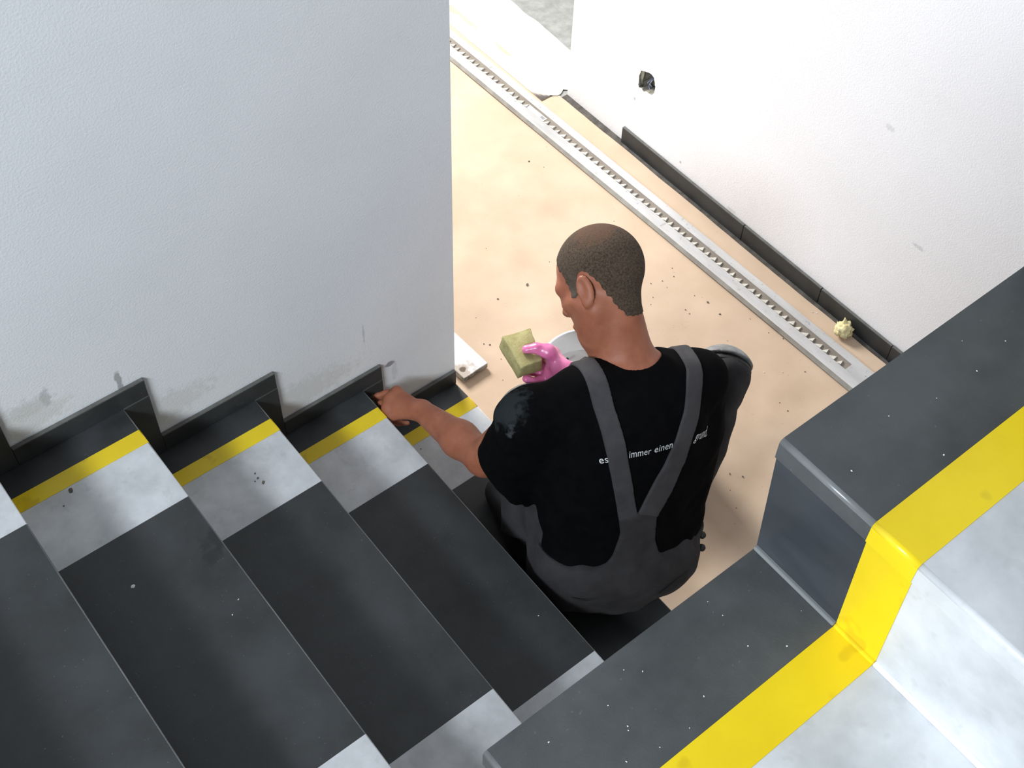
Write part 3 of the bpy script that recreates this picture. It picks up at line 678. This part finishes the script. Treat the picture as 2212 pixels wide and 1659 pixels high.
KD['R'] = (KNR, _n(CAMR@V(.20, .88, -.43)), KD['R'][2])
# ---------------------------------------------------------------- the worker
def np_mesh(name, v, q, mats, parent, mat_index=None):
    me = bpy.data.meshes.new(name); n = len(v); m = len(q)
    me.vertices.add(n); me.vertices.foreach_set('co', np.ascontiguousarray(v, np.float32).ravel())
    me.loops.add(m*4); me.loops.foreach_set('vertex_index', np.ascontiguousarray(q, np.int32).ravel())
    me.polygons.add(m); me.polygons.foreach_set('loop_start', np.arange(0, m*4, 4, dtype=np.int32))
    me.update(calc_edges=True); me.validate()
    me.polygons.foreach_set('use_smooth', np.ones(len(me.polygons), bool))
    o = link(name, me, mats, parent)
    if mat_index is not None: me.polygons.foreach_set('material_index', mat_index.astype(np.int32))
    return o
def mesh_sdf(name, fn, lo, hi, h, mats, parent, smooth=0):
    v, q = surface_nets(fn, lo, hi, h)
    for _ in range(smooth):
        acc = np.zeros_like(v); cnt = np.zeros(len(v))
        for a, b in ((0, 1), (1, 2), (2, 3), (3, 0)):
            np.add.at(acc, q[:, a], v[q[:, b]]); np.add.at(acc, q[:, b], v[q[:, a]]); np.add.at(cnt, q[:, a], 1); np.add.at(cnt, q[:, b], 1)
        v = v*.5+.5*acc/cnt[:, None]
    return np_mesh(name, v, q, mats, parent)
HAIRP = [(.076, .100), (.066, .078), (.056, .060), (.044, .046), (.036, .020), (.030, -.006), (.020, -.014), (.010, -.004), (.006, .020), (-.004, .036), (-.022, .038), (-.036, .022), (-.044, -.004), (-.050, -.040), (-.058, -.080), (-.074, -.104), (-.15, -.104), (-.16, .17), (.07, .17)]
def hair(P):
    d = body(P)-.0020
    q = P-HC; fu = np.stack([q@HF, q@HU], 1)
    return smax(d, poly_sdf(fu, HAIRP)+.0012*np.sin(q@HL*400)+.0015*np.sin(q@HU*300+q@HF*250), .001)
PANEL = [(-.26, .10), (-.1995, .085), (-.185, .066), (-.165, .054), (-.140, .047), (-.1145, .0479), (-.0890, .0570), (-.0658, .0721), (-.0540, .0890), (-.0474, .1081), (-.0426, .1538), (-.0496, .1904), (-.0111, .2086), (.0416, .1886), (.0440, .160), (.0470, .120), (.0605, .0803), (.0781, .0497), (.095, .037), (.1105, .0336), (.140, .030), (.174, .036), (.2057, .055), (.26, .09), (.26, -.2), (-.26, -.2)]
STRAPL = [(-.150, .66), (-.106, .66), (-.0865, .5317), (-.0795, .4722), (-.0654, .4151), (-.0455, .3392), (-.0093, .2031), (-.0484, .1843), (-.0912, .3479), (-.1208, .4681), (-.1276, .5218)]
STRAPR = [(.140, .66), (.175, .66), (.1496, .5208), (.1417, .4926), (.1297, .4544), (.1073, .3881), (.0966, .3202), (.0428, .1827), (-.0093, .2031), (.0428, .3465), (.0547, .3755), (.0748, .4383), (.0964, .5018), (.1068, .5179)]
def worker():
    root = empty('person', tuple(PEL*V(1, 1, 0)+V(0, 0, .1952)))
    loc = Vector(root.location)
    tag(root, 'man with cropped hair, black t-shirt and grey overalls sitting on the bottom step', 'person')
    made = []
    def add(o, parent=None): made.append(o); return o
    lo, hi = (-.40, -.95, .0), (.56, .05, 1.10)
    bo = mesh_sdf('body', lambda P: body(P), lo, hi, .0036, [M['skin']], None); made.append((bo, root))
    ha = mesh_sdf('hair', hair, HC-.16, HC+.16, .0026, [M['hair']], None); made.append((ha, root)); ha['label'] = 'cropped dark brown hair, greyer at the sides'
    sh = mesh_sdf('shirt', shirt, (-.42, -.92, .22), (.46, -.28, .92), .0042, [M['shirt']], None, 1); made.append((sh, root)); sh['label'] = 'black short-sleeved t-shirt with small white lettering across the back'
    def over(P):
        st = to_st(P)
        pn = smax(shirt(P)-.006, poly_sdf(st, PANEL), .003)
        return smin(trousers(P), pn, .012)
    ov = mesh_sdf('overalls', over, (-.42, -1.0, .0), (.58, -.22, .72), .0042, [M['overalls']], None, 1); made.append((ov, root)); ov['label'] = 'charcoal grey bib overalls with a wide back panel'
    for pl, nm in ((STRAPL, 'L'), (STRAPR, 'R')):
        s = mesh_sdf('strap', lambda P: smax(shirt(P)-.0055, poly_sdf(to_st(P), pl), .0015), (-.36, -.92, .34), (.40, -.36, .92), .0032, [M['strap']], None, 1); made.append((s, ov))
    # knee pads on the overalls
    for nm in ('L', 'R'):
        k, kd, _a = KD[nm]
        def pad(P):
            q = P-k; r = np.sqrt((q*q).sum(1)); d = np.maximum(r-.080, .067-r)
            return smax(d, .034-(q@kd), .006)
        def band(P):
            q = P-k; r = np.sqrt((q*q).sum(1)); d = np.maximum(r-.071, .055-r)
            return smax(smax(d, .016-(q@kd), .004), (q@kd)-.046, .004)
        p = mesh_sdf('knee_pad', pad, k-.13, k+.13, .004, [M['pad']], None, 1); made.append((p, ov)); p['label'] = 'hard grey knee pad'
        b = mesh_sdf('knee_pad_band', band, k-.13, k+.13, .0045, [M['rubber']], None); made.append((b, ov))
        if nm == 'R':
            for c in ((.389, -.514, .575), (.432, -.592, .575)):
                d = _n(np.array(c)-k); c2 = k+d*.080
                bm = bmesh.new(); bmesh.ops.create_cone(bm, cap_ends=True, segments=16, radius1=.0085, radius2=.007, depth=.004)
                ro = Vector(d).to_track_quat('Z', 'Y').to_matrix().to_4x4(); ro.translation = Vector(c2); bm.transform(ro)
                made.append((obj('rivet', bm, M['rubber'], None, smooth=False), p))
    # shoes and socks
    for c, d, kn in ((ANL, FTL, KNL), (ANR, FTR, KNR)):
        base = c[2]-.078
        def shoe(P):
            a = d_cone(P, c-d*.035-V(0, 0, .035), c+d*.155-V(0, 0, .044), .047, .043)
            a = smin(a, d_cone(P, c-V(0, 0, .03), c+V(0, 0, .012), .046, .044), .03)
            a = smax(a, -(P[:, 2]-base-.001), .003)
            return smax(a, -d_cone(P, c+V(0, 0, .0), c+V(0, 0, .08), .034, .036), .003)
        s = mesh_sdf('shoe', shoe, c-V(.24, .24, .09), c+V(.24, .24, .07), .0045, [M['rubber']], None); made.append((s, root))
        bm = bmesh.new(); ax = _n(kn-c); tube(bm, [tuple(c-ax*.01), tuple(c+ax*.05), tuple(c+ax*.08)], [.0405, .0405, .040], 20); made.append((obj('sock', bm, M['sock'], None, smooth=True), root))
    # pink glove on the right hand
    gf = Field(); hand(gf, WRR, RKN, RCH, RTH, .0150); gf.cone(RTH[0], RKN[0], .015, .014, .02); gf.cone(RTH[1], RKN[0], .012, .012, .02)
    ax = _n(ELR-WRR); gf.cone(WRR-ax*.005, WRR+ax*.085, .030, .038, .02)
    def glove(P):
        d = gf(P)-.0022+folds(P, 5, .0010, 160)
        d = smax(d, (P-WRR)@ax-.082, .002)
        return smax(d, -d_cone(P, WRR+ax*.06, WRR+ax*.2, .034, .034), .002)
    g = mesh_sdf('glove', glove, WRR-.17, WRR+.17, .0026, [M['glove']], None); made.append((g, root)); g['label'] = 'shiny pink rubber glove'
    # lettering on the back of the shirt
    bvh = BVHTree.FromObject(sh, bpy.context.evaluated_depsgraph_get())
    for word, (s0, t0), (s1, t1), hgt, bold in (('es', (-.1075, .3445), (-.0905, .3505), .0190, 0), ('immer', (-.0476, .3596), (.0009, .3660), .0190, 0), ('einen', (.0081, .3680), (.0530, .3706), .0190, .0004), ('grund.', (.1126, .3705), (.1600, .3575), .0240, 0)):
        cu = bpy.data.curves.new('lettering', 'FONT'); cu.body = word; cu.size = 1; cu.shear = .10; cu.resolution_u = 3; cu.space_character = 1.05
        to = bpy.data.objects.new('lettering', cu); COL.objects.link(to); dg = bpy.context.evaluated_depsgraph_get()
        me = bpy.data.meshes.new_from_object(to.evaluated_get(dg)); bpy.data.objects.remove(to)
        co = np.empty(len(me.vertices)*3); me.vertices.foreach_get('co', co); co = co.reshape(-1, 3)
        w = co[:, 0].max()-co[:, 0].min(); x = (co[:, 0]-co[:, 0].min())/w; L_ = math.hypot(s1-s0, t1-t0)
        du = np.array([s1-s0, t1-t0])/L_; dv = np.array([-du[1], du[0]]); yy = co[:, 1]/.72*hgt
        for i in range(len(co)):
            st = np.array([s0, t0])+du*x[i]*L_+dv*yy[i]
            o = PEL+SS*st[0]+TT*st[1]-FF*.5
            hit = bvh.ray_cast(Vector(o), Vector(FF))
            p = np.array(hit[0])-FF*.0016 if hit[0] is not None else o+FF*.4
            me.vertices[i].co = p
        me.name = 'lettering'; lt = link('lettering', me, M['print'], None); made.append((lt, sh))
    # painted-on shade of the hip pockets and the black side buttons
    def surf(P): return np.minimum(trousers(P), shirt(P)-.006)
    def push(p, d):
        p = np.array(p); g = np.array([float(surf((p+e)[None])[0]-surf((p-e)[None])[0]) for e in np.eye(3)*.002]); g = g/np.linalg.norm(g)
        for _ in range(3): p = p-g*float(surf(p[None])[0])
        return p+g*d
    for up, dn in ([[(-.2383, -.76, .3598), (-.2282, -.7707, .3619), (-.2161, -.7826, .3612), (-.2016, -.7947, .3626), (-.1899, -.8035, .3645)], [(-.2383, -.76, .3598), (-.2282, -.7747, .3547), (-.2146, -.7883, .3527), (-.1998, -.7997, .3569), (-.1899, -.8035, .3645)]],
                   [[(-.0672, -.8691, .337), (-.0461, -.8693, .3398), (-.0201, -.8692, .3414), (.0091, -.8659, .3438), (.0299, -.8635, .3395)], [(-.0672, -.8691, .337), (-.035, -.871, .315), (-.0101, -.874, .312), (.0180, -.8669, .318), (.0299, -.8635, .3395)]]):
        bm = bmesh.new(); a = [bm.verts.new(push(p, .0035)) for p in up]; b = [bm.verts.new(push(p, .0035)) for p in dn]
        for i in range(4): bm.faces.new((a[i], b[i], b[i+1], a[i+1]))
        made.append((obj('pocket_shade', bm, M['pocket'], None), ov))
    for p in ((.131, -.8219, .3315), (.1121, -.8341, .3134)):
        bm = bmesh.new(); bmesh.ops.create_icosphere(bm, subdivisions=2, radius=.0095); bmesh.ops.translate(bm, vec=Vector(push(p, .004)), verts=bm.verts)
        made.append((obj('side_button', bm, M['rubber'], None, smooth=True), ov))
    for o, p in made:
        o.parent = p
    for o, p in made:
        if p is root: o.matrix_parent_inverse = Matrix.Translation(-loc)
    return root
def held_things():
    # olive sponge in the gloved hand
    A, B, C_, D_ = [Vector(p) for p in ((-.002, -.200, .583), (.066, -.224, .583), (.029, -.317, .583), (-.029, -.308, .583))]
    E_, F_, G_ = Vector((-.010, -.196, .540)), Vector((-.035, -.303, .540)), Vector((.030, -.319, .540)); H_ = Vector((.066, -.222, .540))
    bm = bmesh.new(); v = [bm.verts.new(p) for p in (A, B, C_, D_, E_, H_, G_, F_)]
    for f in ((0, 1, 2, 3), (7, 6, 5, 4), (0, 4, 5, 1), (1, 5, 6, 2), (2, 6, 7, 3), (3, 7, 4, 0)): bm.faces.new([v[i] for i in f])
    bmesh.ops.recalc_face_normals(bm, faces=bm.faces)
    bmesh.ops.bevel(bm, geom=bm.edges[:], offset=.003, segments=2, profile=.5, affect='EDGES')
    bmesh.ops.triangulate(bm, faces=bm.faces); bmesh.ops.subdivide_edges(bm, edges=bm.edges[:], cuts=5, use_grid_fill=True)
    th = Vector((.030, -.285, .585))
    for w in bm.verts:
        n = noise.noise(w.co*60)*.0016+noise.noise(w.co*160)*.0008
        w.co += Vector((n, n*.7, n))
        if w.co.z > .56: w.co.z -= .010*math.exp(-((w.co-th).length/.022)**2)
        w.co.z -= .006*max(0, (w.co.y+.245)/.05)*max(0, 1-abs(w.co.x-.02)/.05)
    s = obj('sponge', bm, M['sponge'], smooth=True); tag(s, 'olive green tiling sponge held up in the pink-gloved hand', 'sponge')
    # putty knife in the bare left hand
    k = empty('putty_knife', (-.250, -.060, .352)); tag(k, 'putty knife with blue handle under the bare left hand', 'putty knife')
    bm = bmesh.new(); tube(bm, [(-.0195, .034, .004), (-.010, .022, .002), (.020, -.018, 0), (.035, -.036, -.001)], [.0065, .0085, .0095, .007], 12); obj('handle', bm, M['blue'], k, smooth=True)
    bm = bmesh.new(); v = [bm.verts.new(p) for p in ((-.021, .032, .003), (-.017, .037, .003), (-.0215, .056, .0), (-.0385, .042, .0))]
    f = bm.faces.new(v); e = bmesh.ops.extrude_face_region(bm, geom=[f])
    for x in e['geom']:
        if isinstance(x, bmesh.types.BMVert): x.co.z += .0012
    obj('blade', bm, M['steel'], k)
    st = empty('stirring_stick', (.300, -.130, .13)); tag(st, 'thin dark stick standing in the white bucket', 'stick')
    bm = bmesh.new(); tube(bm, [(0, 0, 0), (-.010, .004, .05), (-.018, -.010, .085)], [.0045, .0045, .004], 8); obj('stick_shaft', bm, M['rubber'], st, smooth=True)
build_setting(); lower_flight(); upper_flight(); floor_things(); worker(); held_things()
